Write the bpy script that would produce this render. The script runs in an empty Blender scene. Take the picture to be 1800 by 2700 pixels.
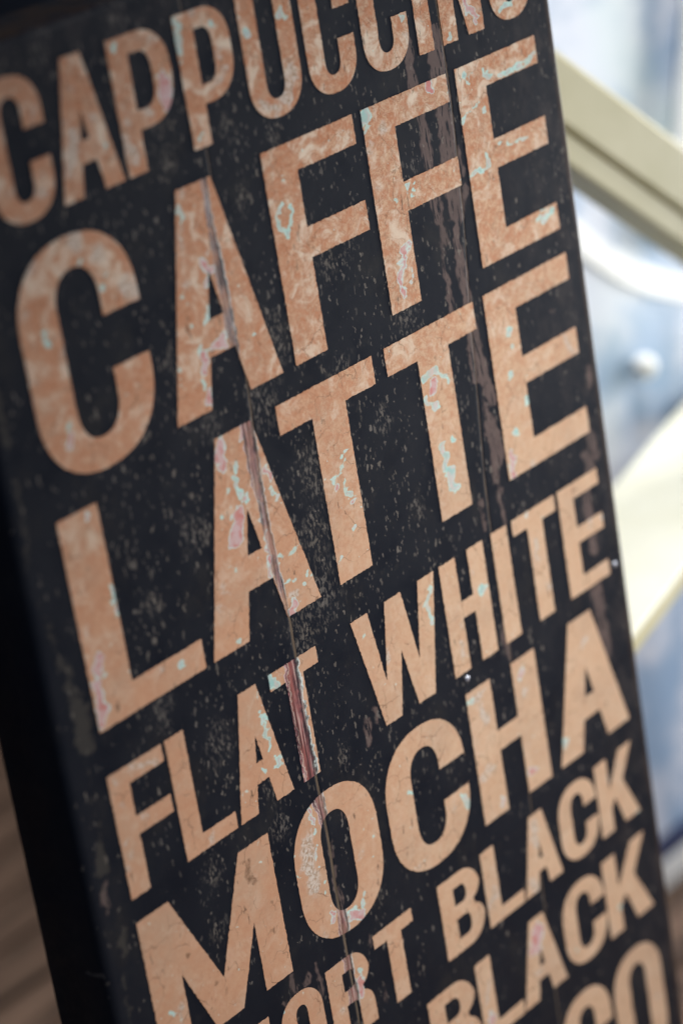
import bpy, bmesh, math, random
import numpy as np
from mathutils import Vector, Matrix
from mathutils.geometry import delaunay_2d_cdt

# ------------------------------------------------------------------ camera, world, light, exposure
scene = bpy.context.scene
H0 = 0.642                                   # height of the sign's own origin above the floor (m)
def W(x, y, z):                              # sign coordinates (right, up, out of the face) -> world
    return Vector((x, -z, y + H0))
cam = bpy.data.cameras.new('camera'); cam_o = bpy.data.objects.new('camera', cam)
scene.collection.objects.link(cam_o); scene.camera = cam_o
right = Vector((0.62194, -0.76735, -0.15612)); up = Vector((0.36654, 0.10909, 0.92398)); back = Vector((-0.69199, -0.63188, 0.34911))
m = Matrix((right, up, back)).transposed().to_4x4(); m.translation = W(-1.03082, 0.49391, 0.97211)
cam_o.matrix_world = m
cam.sensor_fit = 'VERTICAL'; cam.sensor_height = 36.0; cam.sensor_width = 24.0; cam.lens = 100.09
cam.clip_start = 0.05; cam.clip_end = 100
cam.dof.use_dof = True; cam.dof.focus_distance = 1.545; cam.dof.aperture_fstop = 3.1; cam.dof.aperture_blades = 0

world = bpy.data.worlds.new('World'); scene.world = world; world.use_nodes = True
bgn = world.node_tree.nodes['Background']
bgn.inputs[0].default_value = (0.56, 0.72, 1.0, 1); bgn.inputs[1].default_value = 0.17

def area(name, loc, target, size, power, col, spread=math.pi):
    l = bpy.data.lights.new(name, 'AREA'); l.shape = 'RECTANGLE'; l.size, l.size_y = size; l.energy = power; l.color = col
    o = bpy.data.objects.new(name, l); scene.collection.objects.link(o); o.location = loc
    l.spread = spread
    o.rotation_euler = (Vector(target) - Vector(loc)).to_track_quat('-Z', 'Y').to_euler(); return o
area('window_light', W(0.55, 0.50, 1.10), W(0.13, -0.20, 0), (0.5, 0.5), 2.1, (1.0, 0.97, 0.93), math.radians(52))
area('skylight', W(0.80, 0.75, -0.13), W(0.68, -0.26, -0.14), (0.6, 0.14), 6, (1.0, 0.99, 0.97), math.radians(95))
area('floor_fill', W(0.5, 1.2, -2.0), W(0.35, -0.6, -0.75), (0.6, 0.6), 2.0, (1.0, 0.93, 0.84), math.radians(80))  # unseen fill lamp, added to brighten the floor behind the sign
area('side_fill', W(1.45, -0.28, 0.06), W(0.60, -0.40, -0.2), (0.4, 0.6), 5.2, (0.96, 0.98, 1.0), math.radians(110))  # added fill from the right, lightens the wall below the bench

scene.view_settings.view_transform = 'Standard'; scene.view_settings.look = 'None'
scene.view_settings.exposure = 0.0; scene.view_settings.gamma = 1.0
scene.render.film_transparent = False
scene.cycles.use_denoising = True

# ------------------------------------------------------------------ helpers
COL = scene.collection
def link(name, me, mat=None, parent=None, **props):
    o = bpy.data.objects.new(name, me); COL.objects.link(o)
    if mat: me.materials.append(mat)
    if parent: o.parent = parent
    for k, v in props.items(): o[k] = v
    return o
def mesh(name, verts, faces, smooth=False):
    me = bpy.data.meshes.new(name); me.from_pydata([tuple(v) for v in verts], [], faces); me.update()
    if smooth: me.polygons.foreach_set('use_smooth', [True] * len(me.polygons))
    return me
def bevelled(name, bm, r=0.002, seg=2):
    bmesh.ops.recalc_face_normals(bm, faces=bm.faces)
    if r: bmesh.ops.bevel(bm, geom=list(bm.edges), offset=r, segments=seg, profile=0.5, affect='EDGES')
    me = bpy.data.meshes.new(name); bm.to_mesh(me); bm.free(); return me
def prism(name, pts_a, pts_b, r=0.002):      # two matching rings of points, closed
    bm = bmesh.new(); a = [bm.verts.new(p) for p in pts_a]; b = [bm.verts.new(p) for p in pts_b]; n = len(a)
    bm.faces.new(a); bm.faces.new(b[::-1])
    for i in range(n): bm.faces.new((a[i], b[i], b[(i + 1) % n], a[(i + 1) % n]))
    return bevelled(name, bm, r)
def box(name, x0, x1, y0, y1, z0, z1, r=0.002):   # world axes
    a = [(x0, y0, z0), (x1, y0, z0), (x1, y1, z0), (x0, y1, z0)]
    return prism(name, a, [(x, y, z1) for x, y, z in a], r)

class NT:                                    # tiny node builder
    def __init__(s, name):
        s.m = bpy.data.materials.new(name); s.m.use_nodes = True; s.t = s.m.node_tree; s.b = s.t.nodes['Principled BSDF']
    def n(s, typ, ins=None, **kw):
        nd = s.t.nodes.new(typ)
        for k, v in kw.items(): setattr(nd, k, v)
        for k, v in (ins or {}).items(): s.put(nd.inputs[k], v)
        return nd
    def put(s, sock, v):
        if isinstance(v, bpy.types.NodeSocket): s.t.links.new(v, sock)
        else: sock.default_value = v
    def math(s, op, a, b=0.0, c=0.0, clamp=False):
        nd = s.t.nodes.new('ShaderNodeMath'); nd.operation = op; nd.use_clamp = clamp
        s.put(nd.inputs[0], a); s.put(nd.inputs[1], b); s.put(nd.inputs[2], c); return nd.outputs[0]
    def ramp(s, v, lo, hi, a=0.0, b=1.0, smooth=True):
        nd = s.t.nodes.new('ShaderNodeMapRange'); nd.interpolation_type = 'SMOOTHSTEP' if smooth else 'LINEAR'; nd.clamp = True
        for i, x in enumerate((v, lo, hi, a, b)): s.put(nd.inputs[i], x)
        return nd.outputs[0]
    def mix(s, f, a, b):
        nd = s.t.nodes.new('ShaderNodeMix'); nd.data_type = 'RGBA'
        s.put(nd.inputs[0], f); s.put(nd.inputs[6], a if not isinstance(a, tuple) else (*a, 1)); s.put(nd.inputs[7], b if not isinstance(b, tuple) else (*b, 1))
        return nd.outputs[2]
    def coord(s, scale=(1, 1, 1), off=(0, 0, 0), rot=0.0):
        if not hasattr(s, 'tc'): s.tc = s.t.nodes.new('ShaderNodeTexCoord').outputs['Object']
        return s.n('ShaderNodeMapping', {0: s.tc, 'Scale': scale, 'Location': off, 'Rotation': (0, 0, rot)}).outputs[0]
    def noise(s, scale, detail=3.0, rough=0.55, st=(1, 1, 1), off=(0, 0, 0), rot=0.0, dist=0.0, out=0):
        return s.n('ShaderNodeTexNoise', {'Vector': s.coord(st, off, rot), 'Scale': scale, 'Detail': detail, 'Roughness': rough, 'Distortion': dist}).outputs[out]
    def attr(s, name): return s.n('ShaderNodeAttribute', attribute_name=name).outputs['Fac']
    def done(s, col, rough=0.5, spec=0.4, bump=None, bstr=0.2, bdist=0.0005):
        s.put(s.b.inputs['Base Color'], col if not isinstance(col, tuple) else (*col, 1)); s.put(s.b.inputs['Roughness'], rough)
        s.put(s.b.inputs['Specular IOR Level'], spec)
        if bump is not None:
            s.t.links.new(s.n('ShaderNodeBump', {'Height': bump, 'Strength': bstr, 'Distance': bdist}).outputs[0], s.b.inputs['Normal'])
        return s.m

# ------------------------------------------------------------------ wear marks read off the sign (mm, in the sign's own face)
ICE = [[-47.3,152.8,-46.8,146.6,1.74],[-54.0,109.5,-54.0,109.5,1.06],[-54.9,103.1,-54.9,103.1,1.06],[-39.3,97.9,-41.0,91.6,1.43],[-54.2,93.9,-54.2,93.9,1.27],[-52.9,78.7,-40.9,76.7,1.07],[-66.5,72.6,-66.5,72.6,1.06],[-67.4,67.3,-67.4,67.3,1.06],[-52.7,62.7,-53.8,56.8,1.08],[-8.4,74.6,-10.5,73.8,1.03],[31.8,143.4,31.8,143.4,1.33],[29.2,131.4,22.9,125.2,1.04],[22.9,125.2,23.6,118.7,1.33],[33.9,129.4,30.3,115.4,1.34],[23.3,117.6,30.0,114.2,1.34],[-38.9,11.5,-39.6,7.5,1.72],[-43.1,5.6,-41.7,-3.6,1.84],[-36.8,-5.5,-36.4,-10.0,2.17],[-50.3,3.0,-50.3,3.0,1.34],[-57.8,-9.4,-57.8,-9.4,1.53],[-58.6,-37.5,-58.6,-37.5,1.36],[-55.6,-42.0,-55.6,-42.0,1.73],[-17.6,-10.3,-14.6,-10.9,1.26],[-12.3,-48.9,-2.4,-48.4,0.9],[-20.2,-48.4,-20.2,-48.4,2.22],[-19.1,-62.8,-10.3,-63.1,1.15],[-0.9,-64.8,1.7,-64.4,0.8],[-4.2,-69.6,-4.2,-69.6,1.81],[43.9,-12.3,43.9,-12.3,1.97],[45.2,-17.3,30.0,-24.3,0.85],[41.9,-27.2,41.9,-27.2,1.32],[40.3,-33.4,44.7,-36.2,2.51],[41.2,-57.0,41.2,-57.0,2.66],[33.1,-52.1,33.1,-52.1,0.8],[27.6,-67.2,27.6,-67.2,1.45],[120.3,3.2,129.8,5.0,2.79],[129.8,5.0,138.0,-3.1,1.71],[117.4,-8.6,126.5,-17.1,2.02],[127.2,-39.6,126.2,-52.4,2.84],[135.4,-40.0,135.4,-40.0,2.21],[129.1,-57.5,131.2,-66.2,3.81],[199.3,3.1,199.3,3.1,2.27],[200.3,-6.5,200.3,-6.5,2.28],[196.6,-22.5,196.6,-22.5,3.27],[207.5,-41.2,207.5,-41.2,2.32],[191.1,-55.5,191.1,-55.5,2.96],[103.9,160.4,104.6,155.0,3.13],[103.7,149.5,103.7,149.5,1.73],[128.0,111.2,128.0,111.2,1.78],[135.7,107.9,135.7,107.9,1.63],[129.1,106.9,129.1,106.9,1.14],[134.2,104.0,134.2,104.0,1.47],[120.1,107.0,120.1,107.0,1.61],[194.0,156.3,194.0,156.3,2.5],[199.3,155.5,199.3,155.5,1.67],[195.1,151.6,195.1,151.6,1.67],[212.8,151.3,212.8,151.3,3.38],[186.2,132.9,201.4,136.1,1.01],[206.6,132.0,206.6,132.0,1.86],[185.3,101.3,198.4,99.5,1.19],[213.9,151.0,213.9,151.0,3.91],[223.5,147.2,258.1,149.4,1.43],[217.0,110.5,217.0,110.5,2.22],[222.9,108.8,245.8,105.5,1.45],[202.8,103.8,202.8,103.8,3.15],[187.8,101.8,198.0,101.3,1.88],[239.2,58.0,257.1,59.1,1.81],[146.6,200.0,146.6,200.0,2.94],[184.0,179.8,184.0,179.8,2.73],[234.0,183.1,242.5,183.5,1.89],[-142.8,-14.2,-142.3,-21.5,1.81],[-143.1,-30.0,-143.1,-30.0,1.56],[-157.0,-54.8,-157.0,-54.8,1.82],[-102.7,-71.8,-102.7,-71.8,2.45],[-119.6,147.3,-119.6,147.3,2.48],[-104.2,136.2,-104.2,136.2,2.26],[-109.1,129.5,-109.1,129.5,1.76],[-150.3,123.5,-150.3,118.0,1.71],[-148.5,75.3,-148.5,75.3,2.49],[-55.8,-106.8,-55.8,-106.8,1.04],[-55.8,-113.6,-55.8,-113.6,0.8],[-54.8,-121.4,-54.8,-121.4,1.72],[-54.7,-126.8,-54.7,-126.8,1.43],[-53.8,-129.0,-54.5,-130.8,0.96],[-54.0,-133.2,-52.6,-142.9,1.44],[-49.6,-155.1,-49.6,-155.1,2.42],[-45.7,-153.9,-45.7,-153.9,0.87],[-60.8,-154.0,-60.8,-154.0,1.73],[-60.0,-77.6,-60.0,-77.6,1.4],[-78.1,-160.7,-78.1,-160.7,1.67],[-42.4,-108.2,-41.5,-114.1,3.26],[-74.2,-189.3,-74.2,-189.3,1.16],[-158.6,-247.0,-158.6,-247.0,1.67],[35.2,-118.0,35.2,-118.0,2.13],[94.9,-114.3,89.1,-121.3,1.58],[90.9,-122.0,92.6,-132.2,1.58],[141.3,-134.5,141.3,-134.5,3.6],[111.8,-195.7,117.2,-195.4,1.64],[198.4,-259.0,198.4,-259.0,3.17],[50.4,-221.6,50.4,-221.6,1.59],[95.6,-245.8,97.0,-253.5,1.98],[259.7,-335.4,259.7,-335.4,1.49],[180.8,-394.3,180.8,-394.3,1.63],[229.2,-389.9,229.2,-389.9,2.42],[-32.0,-207.6,-32.0,-207.6,1.32],[-30.3,-237.9,-30.3,-237.9,1.1],[-31.1,-244.9,-31.1,-244.9,1.1],[-44.0,-199.5,-44.0,-199.5,1.23],[-48.0,-203.7,-48.0,-203.7,2.15],[-47.7,-223.3,-47.7,-223.3,0.93],[15.3,-230.7,15.3,-230.7,1.05],[15.0,-223.8,15.0,-223.8,0.81],[12.6,-241.5,12.6,-241.5,0.81],[-0.8,-260.4,-0.8,-260.4,2.02],[-3.2,-264.2,-3.2,-264.2,1.45],[-19.4,-263.9,-6.6,-265.3,0.96],[-14.6,-301.5,-14.6,-301.5,1.94],[-9.6,-306.4,-9.6,-306.4,1.3],[-80.1,-291.6,-80.1,-291.6,1.93],[-87.9,195.9,-87.9,195.9,1.99],[-71.2,240.2,-71.2,240.2,2.23],[-26.5,242.3,-26.3,224.8,1.67],[-2.3,235.1,-2.3,235.1,2.09],[-22.5,183.3,-22.5,183.3,2.1],[23.2,223.1,23.2,223.1,3.21],[51.6,226.1,51.6,226.1,3.0],[77.6,195.4,77.6,195.4,1.69],[79.3,188.0,79.3,188.0,1.41]]
PINK = [[-38.0,121.5,-33.0,116.8,2.84],[-35.4,114.5,-36.9,107.0,1.42],[-39.6,78.1,-32.3,78.1,3.24],[-49.0,76.4,-49.5,67.8,3.22],[-49.9,56.1,-51.6,49.7,2.02],[-48.6,28.5,-50.7,14.9,3.34],[-30.7,29.8,-31.7,25.9,2.45],[-38.9,-7.9,-38.9,-7.9,2.47],[-45.6,-12.8,-48.4,-26.4,4.63],[-17.8,1.2,-18.6,-5.0,2.19],[-14.6,-14.2,-14.6,-14.2,1.89],[-15.2,-76.2,-18.7,-80.4,2.25],[-27.7,-12.9,-27.8,-25.4,1.25],[-27.3,-32.7,-27.4,-39.3,1.13],[-28.1,-41.8,-27.9,-53.5,1.58],[34.3,-27.1,34.3,-27.1,2.95],[44.2,-41.7,44.2,-41.7,2.32],[125.7,-3.8,125.7,-3.8,4.04],[186.9,-68.8,185.6,-79.2,2.97],[161.1,159.8,160.4,156.7,2.85],[124.6,79.8,119.4,76.1,1.79],[119.4,76.1,113.7,69.8,1.79],[113.7,69.8,112.3,53.4,1.95],[121.6,67.3,121.0,60.7,1.06],[201.4,193.6,211.1,182.7,2.15],[-148.8,26.6,-148.8,26.6,2.54],[-142.1,-26.3,-142.1,-26.3,2.34],[-160.4,-44.3,-160.9,-48.9,3.1],[-163.9,-57.0,-165.6,-77.8,3.37],[-164.2,-64.1,-162.5,-72.1,2.6],[-148.6,69.7,-149.0,65.3,2.25],[191.1,-107.4,191.1,-107.4,2.01],[262.9,-138.8,262.9,-138.8,1.77],[164.5,-198.5,164.5,-198.5,3.05],[130.0,-265.5,130.0,-265.5,2.71],[163.4,-261.4,163.4,-261.4,3.8],[90.3,-392.2,90.3,-392.2,3.09],[144.8,-361.9,140.6,-370.2,5.81],[-30.6,-192.4,-32.0,-202.0,1.55],[-31.5,-215.5,-32.4,-220.7,1.32],[-31.4,-226.7,-31.4,-226.7,1.09],[-30.5,-256.2,-31.0,-262.3,1.74],[-12.3,-268.0,-4.8,-270.5,4.19],[-15.9,-306.6,-17.0,-315.5,2.68],[-42.6,218.1,-39.4,203.0,4.36]]
PALE = [[-44.1,158.4,-44.1,158.4,2.78],[-49.2,142.6,-50.8,133.4,1.68],[-51.3,114.8,-51.3,114.8,2.67],[-31.8,125.0,-31.8,125.0,2.13],[-12.9,-70.4,-17.4,-71.9,3.21],[-70.9,-56.4,-70.9,-56.4,2.46],[-63.9,-47.3,-63.9,-47.3,2.46],[248.5,-17.7,257.3,-28.9,2.2],[205.2,-79.9,205.2,-79.9,3.01],[105.3,116.7,105.3,116.7,1.91],[101.8,139.6,101.8,139.6,3.15],[117.3,148.2,117.3,148.2,4.76],[147.8,189.0,147.8,189.0,2.07],[208.3,188.3,216.6,188.7,1.54],[227.2,127.3,227.2,127.3,4.77],[-163.4,-29.5,-163.4,-29.5,2.56],[-119.5,-69.2,-119.5,-69.2,1.61],[-120.8,159.6,-120.8,159.6,6.16],[-93.9,127.9,-89.2,121.9,5.61],[-143.2,111.2,-142.9,101.1,1.73],[-98.9,56.4,-98.9,56.4,2.08],[-164.0,100.9,-164.0,100.9,1.95],[-160.5,134.6,-160.5,134.6,2.17],[-153.1,155.9,-153.1,155.9,4.81],[-107.2,147.7,-107.2,147.7,5.0],[-67.9,-147.8,-67.9,-147.8,0.86],[-34.6,-110.8,-34.6,-110.8,1.45],[-163.6,-111.5,-163.6,-111.5,2.64],[-152.9,-108.0,-134.9,-114.2,2.41],[-152.3,-136.1,-152.3,-136.1,2.15],[-143.0,-138.3,-143.0,-138.3,1.89],[-164.0,-124.8,-164.0,-124.8,1.72],[-164.4,-144.4,-164.4,-144.4,1.74],[-165.7,-152.4,-165.7,-152.4,1.74],[-168.2,-158.6,-168.2,-158.6,1.74],[-108.0,-172.9,-108.0,-172.9,2.53],[-153.1,-248.8,-153.9,-254.9,2.1],[-114.4,-267.9,-114.4,-267.9,1.16],[-71.4,-252.6,-71.4,-252.6,1.48],[51.7,-138.5,51.7,-138.5,3.4],[117.1,-146.9,117.1,-146.9,2.43],[115.4,-158.5,113.6,-166.0,2.43],[134.5,-122.8,134.5,-122.8,1.3],[196.5,-127.6,196.4,-137.4,2.54],[202.9,-158.4,202.9,-158.4,2.57],[251.2,-138.4,251.2,-138.4,2.63],[117.5,-194.2,126.1,-193.9,3.29],[123.7,-204.0,126.4,-210.9,3.98],[166.1,-210.7,166.1,-210.7,3.4],[229.3,-204.9,229.3,-204.9,3.53],[125.7,-241.8,116.4,-244.5,3.01],[86.0,-250.3,86.0,-250.3,1.8],[46.3,-242.5,46.3,-242.5,1.28],[47.4,-267.6,47.4,-267.6,1.45],[34.7,-236.0,34.7,-236.0,1.26],[111.5,-316.0,104.2,-323.9,2.38],[114.1,-333.5,114.1,-333.5,2.23],[155.5,-295.7,155.4,-306.0,4.17],[145.8,-327.9,148.6,-335.3,3.84],[95.1,-316.1,95.1,-316.1,1.35],[234.0,-301.4,234.0,-301.4,2.73],[93.7,-368.6,87.9,-378.9,2.39],[139.9,-388.1,139.9,-388.1,3.18],[253.7,-468.7,253.7,-468.7,3.87],[0.4,-237.4,4.5,-237.3,0.96],[-38.0,-208.1,-39.1,-235.4,5.44],[-36.6,-268.6,-36.6,-268.6,3.16],[-34.6,-316.5,-34.6,-316.5,3.21],[-110.0,204.4,-114.4,193.9,4.64],[-112.0,213.4,-112.0,213.4,2.43],[-94.6,210.7,-94.6,210.7,2.71],[-104.6,229.4,-104.6,229.4,1.94],[-96.1,188.5,-96.1,188.5,2.98],[-55.9,204.3,-55.9,204.3,3.3],[-71.9,203.3,-71.9,203.3,3.14],[-72.6,212.2,-72.6,212.2,2.25],[-75.8,194.6,-70.7,184.4,3.28],[2.4,208.4,-7.3,203.2,1.85],[1.7,218.6,1.7,218.6,2.37],[50.8,195.5,43.9,182.5,4.68],[25.4,185.2,35.9,178.9,3.55],[-131.5,223.1,-131.5,223.1,2.38],[-156.0,192.4,-156.0,192.4,3.08],[-135.5,187.3,-135.5,187.3,3.85],[-154.2,178.1,-154.2,178.1,2.86],[-133.4,195.2,-133.4,195.2,2.16],[-45.4,237.3,-45.4,237.3,3.04],[-13.5,242.3,-13.5,242.3,3.88]]
STAIN = [[-86.4,-198.2,-82.2,-209.5,3.75],[-87.4,-195.0,-91.1,-195.7,1.43],[-140.3,-223.2,-140.3,-223.2,3.07],[-123.0,-249.8,-123.0,-249.8,3.14],[-129.1,-233.2,-129.1,-233.2,1.41],[-93.7,-171.7,-88.6,-172.3,1.7],[-72.7,-229.1,-72.7,-229.1,1.47],[-151.6,-208.0,-151.6,-208.0,1.38],[-151.9,-140.7,-151.9,-140.7,1.88],[-134.6,-125.5,-134.6,-125.5,1.36],[37.2,-59.2,42.0,-63.1,0.8],[33.8,-6.2,26.6,-8.5,0.8],[33.3,-4.9,33.8,-9.6,0.8],[44.4,-27.1,44.0,-32.0,0.8],[48.2,-15.6,48.2,-15.6,0.8],[-70.0,-67.7,-70.0,-67.7,0.86],[-33.1,-45.8,-33.1,-45.8,0.8],[-35.3,-2.8,-35.3,-2.8,0.87],[-52.5,-38.9,-52.5,-38.9,0.8],[-16.4,-43.0,-16.4,-43.0,0.8],[163.0,109.3,172.3,107.2,0.8],[164.4,106.1,170.8,100.9,0.8],[110.2,64.2,110.6,57.3,1.06],[104.8,68.0,104.8,68.0,0.89],[102.4,77.5,102.4,77.5,0.8],[118.4,60.9,118.4,60.9,1.06],[120.0,52.2,120.0,52.2,0.8],[119.7,81.4,119.7,81.4,0.81],[108.3,60.8,108.3,60.8,0.97],[124.8,49.9,124.8,49.9,0.82],[115.2,135.8,119.4,135.9,0.8],[-41.6,149.9,-41.6,149.9,1.82],[-45.7,134.2,-45.7,134.2,1.82],[-43.9,122.7,-43.9,122.7,1.27],[-16.5,117.7,-16.5,117.7,1.59],[-48.0,117.3,-48.0,117.3,0.99],[-41.0,116.9,-41.0,116.9,0.99],[20.1,117.9,20.1,117.9,1.18],[27.0,113.3,30.6,112.8,0.8],[24.4,107.1,24.4,107.1,0.89],[26.4,110.9,26.4,110.9,0.8],[-14.0,56.6,-7.4,56.8,0.8],[-13.6,72.6,-13.6,72.6,0.8],[-23.3,138.2,-23.3,138.2,0.8],[-37.0,87.8,-37.0,87.8,1.0],[165.5,107.1,165.5,107.1,1.54],[169.7,103.4,169.7,103.4,1.23],[247.1,54.3,247.1,54.3,1.65],[200.5,67.4,200.5,67.4,1.59],[200.4,115.8,200.4,115.8,1.25],[177.9,163.0,177.9,163.0,1.22],[100.4,192.9,100.4,192.9,1.43],[131.5,12.1,131.5,12.1,1.86],[115.0,26.8,115.0,26.8,0.92],[74.8,21.9,74.8,21.9,1.34],[70.9,29.5,70.9,29.5,0.89],[144.1,22.0,144.1,22.0,0.93],[109.4,60.2,109.4,60.2,1.5],[103.8,76.9,103.8,76.9,1.19],[120.7,50.2,120.7,50.2,1.22],[152.5,23.0,152.5,23.0,1.25],[-50.1,-244.4,-45.0,-245.3,0.8],[-61.4,-288.5,-61.4,-288.5,1.41],[-37.8,-293.0,-37.8,-293.0,1.75],[-37.8,-253.7,-37.8,-253.7,1.89],[9.4,-205.1,15.2,-206.5,0.8],[-34.0,-314.0,-34.0,-314.0,1.29],[-36.5,-295.9,-36.5,-295.9,1.12],[-35.1,-243.1,-34.3,-247.8,0.94],[-100.0,134.3,-100.0,134.3,1.77],[-61.0,75.7,-61.0,75.7,1.33],[-16.0,118.7,-16.0,118.7,1.35],[163.0,-129.1,163.0,-129.1,1.99],[83.8,-143.2,83.8,-143.2,1.27],[225.7,-210.6,225.7,-210.6,2.47],[92.3,-202.1,92.3,-202.1,1.62],[82.1,-209.8,82.1,-209.8,1.94]]
BROWN = [[148.4,186.0,147.5,160.8,3.68],[147.5,160.8,151.2,140.7,3.69],[151.2,140.7,151.4,115.3,3.51],[150.7,98.8,152.7,84.6,3.51],[152.7,84.6,156.4,70.5,1.96],[171.7,181.3,171.6,162.9,7.43],[171.6,162.9,170.6,136.6,6.44],[170.6,136.6,169.7,110.0,6.14],[167.4,100.5,169.1,84.4,5.94],[169.1,84.4,164.2,63.9,2.77],[164.2,63.9,166.3,49.5,2.97],[166.3,49.5,166.5,31.3,4.16],[179.6,119.3,178.2,104.1,1.4],[180.4,94.6,175.5,87.9,2.5],[153.2,50.3,151.4,33.5,2.15],[152.4,74.5,151.1,50.9,0.78],[166.3,63.3,167.4,33.5,3.66],[165.3,16.0,170.1,-7.9,5.13],[170.1,-7.9,175.9,-28.4,4.79],[164.7,4.5,164.5,-13.8,3.29],[167.5,-28.1,170.4,-42.4,1.47],[170.4,-42.4,175.0,-64.3,5.15],[170.0,-62.4,170.1,-75.9,2.57],[263.5,-83.8,267.0,-99.2,3.18],[256.3,-95.1,260.7,-106.7,2.76],[241.5,0.8,241.5,0.8,1.56],[270.0,-44.4,270.1,-54.1,1.99],[251.3,-117.1,252.3,-154.6,4.31],[249.2,-179.3,250.0,-223.6,4.68],[152.2,-83.8,152.0,-102.7,1.27],[170.0,-85.3,169.9,-104.4,1.47],[154.7,-164.6,156.5,-185.0,2.53],[24.5,-165.0,25.0,-178.6,2.27],[33.3,-161.0,33.6,-167.8,1.3],[-69.0,-276.5,-67.2,-284.6,1.7],[-61.3,-284.3,-61.3,-284.3,0.78],[-57.8,-286.2,-53.9,-284.1,1.41],[-47.1,-280.7,-47.5,-292.0,0.79],[-47.9,-291.7,-48.0,-301.8,0.94],[-20.1,-219.2,-20.0,-226.3,1.13],[-20.6,-233.0,-21.8,-249.4,1.13],[-20.0,-250.3,-20.5,-260.1,0.97],[-6.0,-202.4,-6.2,-209.3,1.47],[-2.4,-285.6,-1.9,-291.7,0.7],[2.1,-321.8,1.9,-331.2,0.82],[-78.4,-286.8,-75.0,-288.7,0.7],[-69.0,-275.7,-69.2,-283.8,0.89],[-54.6,-282.2,-54.7,-286.3,0.91],[-184.2,-157.8,-189.4,-165.1,1.33],[-187.7,-164.7,-186.7,-172.7,1.33]]
CLUSTER = [[-88.6,-125.7,13.4],[-92.3,-134.3,9.9],[-110.7,-190.1,11.6],[-116.1,-222.5,11.6],[-123.6,-89.1,11.6],[-57.3,-170.0,9.0],[-55.6,-190.6,9.0],[-79.9,-7.9,9.9],[-70.7,-12.2,7.2],[-124.3,-7.8,6.3],[-116.2,-32.6,9.0],[3.6,67.5,9.9],[-12.6,37.0,11.6],[55.2,92.5,8.1],[112.3,40.4,9.9],[8.2,-79.5,13.4],[-12.5,-97.4,13.4],[18.1,-15.1,11.6],[23.5,-6.3,7.2],[10.5,-44.9,9.9],[33.8,133.5,8.1],[-0.1,143.7,6.3],[29.0,114.5,6.3],[73.7,96.3,6.3],[52.3,30.8,7.2],[43.9,23.1,9.0],[30.3,202.8,7.2],[138.3,121.4,5.4],[14.3,-201.8,6.3],[1.8,-177.0,7.2],[12.2,-265.5,6.3],[-1.9,182.0,8.1],[30.6,168.9,7.2],[-51.4,38.7,7.2],[-69.4,69.8,7.2],[-73.5,81.3,6.3],[207.3,129.9,9.0],[283.6,101.9,10.8],[271.4,82.6,9.0],[96.7,-63.6,7.2],[79.9,-5.4,6.3],[-169.6,-22.6,6.3],[-49.1,177.9,7.2],[-119.5,253.3,13.4],[-67.9,251.1,17.9],[-50.0,195.5,9.0]]

STREAK = [(262,-24,0.6),(170,-24,0.8),(160.4,-26.4,2.2),(144.2,-27.1,2.2),(130.1,-26.8,3),(114.6,-26.4,4),(95.9,-25.9,3.5),(77.3,-26.2,4),(65.4,-24.7,1.5),(50,-24.5,.6),(33,-26.6,4.5),(28.5,-26.6,5),(6.1,-27.0,4.8),(-10.7,-26.2,3.8),(-24.5,-26.0,3.5),(-38.7,-24.9,2.8),(-52.7,-24.5,3),(-63.5,-22.9,2.5),(-73.4,-21.8,1.5),(-85,-22,2),(-105,-25.6,6.5),(-127.1,-27.2,6.5),(-144.6,-26.7,6.5),(-160.1,-26.3,6.5),(-175.4,-26.0,6.5),(-186,-24,5),(-192.5,-23.3,5),(-200.0,-22.2,4),(-230,-21,1.5),(-267.6,-21.1,4.5),(-291.0,-23.2,4),(-315.7,-23.2,4.5),(-328.1,-23.3,3),(-340,-23,2),(-620,-23,2)]
SEAM1 = [(262,-20.5),(173,-20.2),(108,-20.8),(52,-20.8),(30,-22),(-30,-23),(-70,-21.5),(-85,-20.6),(-105,-20.9),(-142,-22.5),(-180,-22),(-212,-21.2),(-262,-22.5),(-307,-22.4),(-614,-23)]
SEAM2 = [(262,177),(146,178.5),(82,174.4),(20,167),(-78,158),(-106,157.2),(-182,157.4),(-264,156.6),(-340,155.2),(-405,153.2),(-614,152)]
SCUFF = [[-188,60,-190,20,2.2],[-189,-4,-183,-35,1.6],[-183,-35,-179,-62,3.5],[-179,-62,-179,-84,6.5],[-179,-91,-184,-139,1.3],[-184,-139,-184,-150,5],[-186,-150,-189,-193,1.3],[-181,-190,-181,-200,4],[-190,110,-187,80,4],[-185,-210,-188,-240,2]]
def lut(tab, y, k=1):
    t = sorted(tab); return np.interp(y, [q[0] for q in t], [q[k] for q in t])
def capsules(P, caps):                        # signed depth (mm) inside the union of capsules, >0 inside
    d = np.full(len(P), -9.0)
    for x1, y1, x2, y2, r in caps:
        a = np.array([x1, y1]); v = np.array([x2 - x1, y2 - y1]); L = v @ v
        t = np.clip(((P - a) @ v) / L, 0, 1) if L > 0 else np.zeros(len(P))
        q = P - a - t[:, None] * v
        d = np.maximum(d, r - np.hypot(q[:, 0], q[:, 1]))
    return d
wr = np.random.RandomState(5); WAVES = [(2 * math.pi / L, a, wr.rand() * 6.28, wr.rand() * 6.28, wr.rand() * 6.28) for L, a in ((23, 1.5), (17, 1.5), (11, 1.2), (8.3, 1.0), (6.1, .7), (4.7, .5))]
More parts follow.
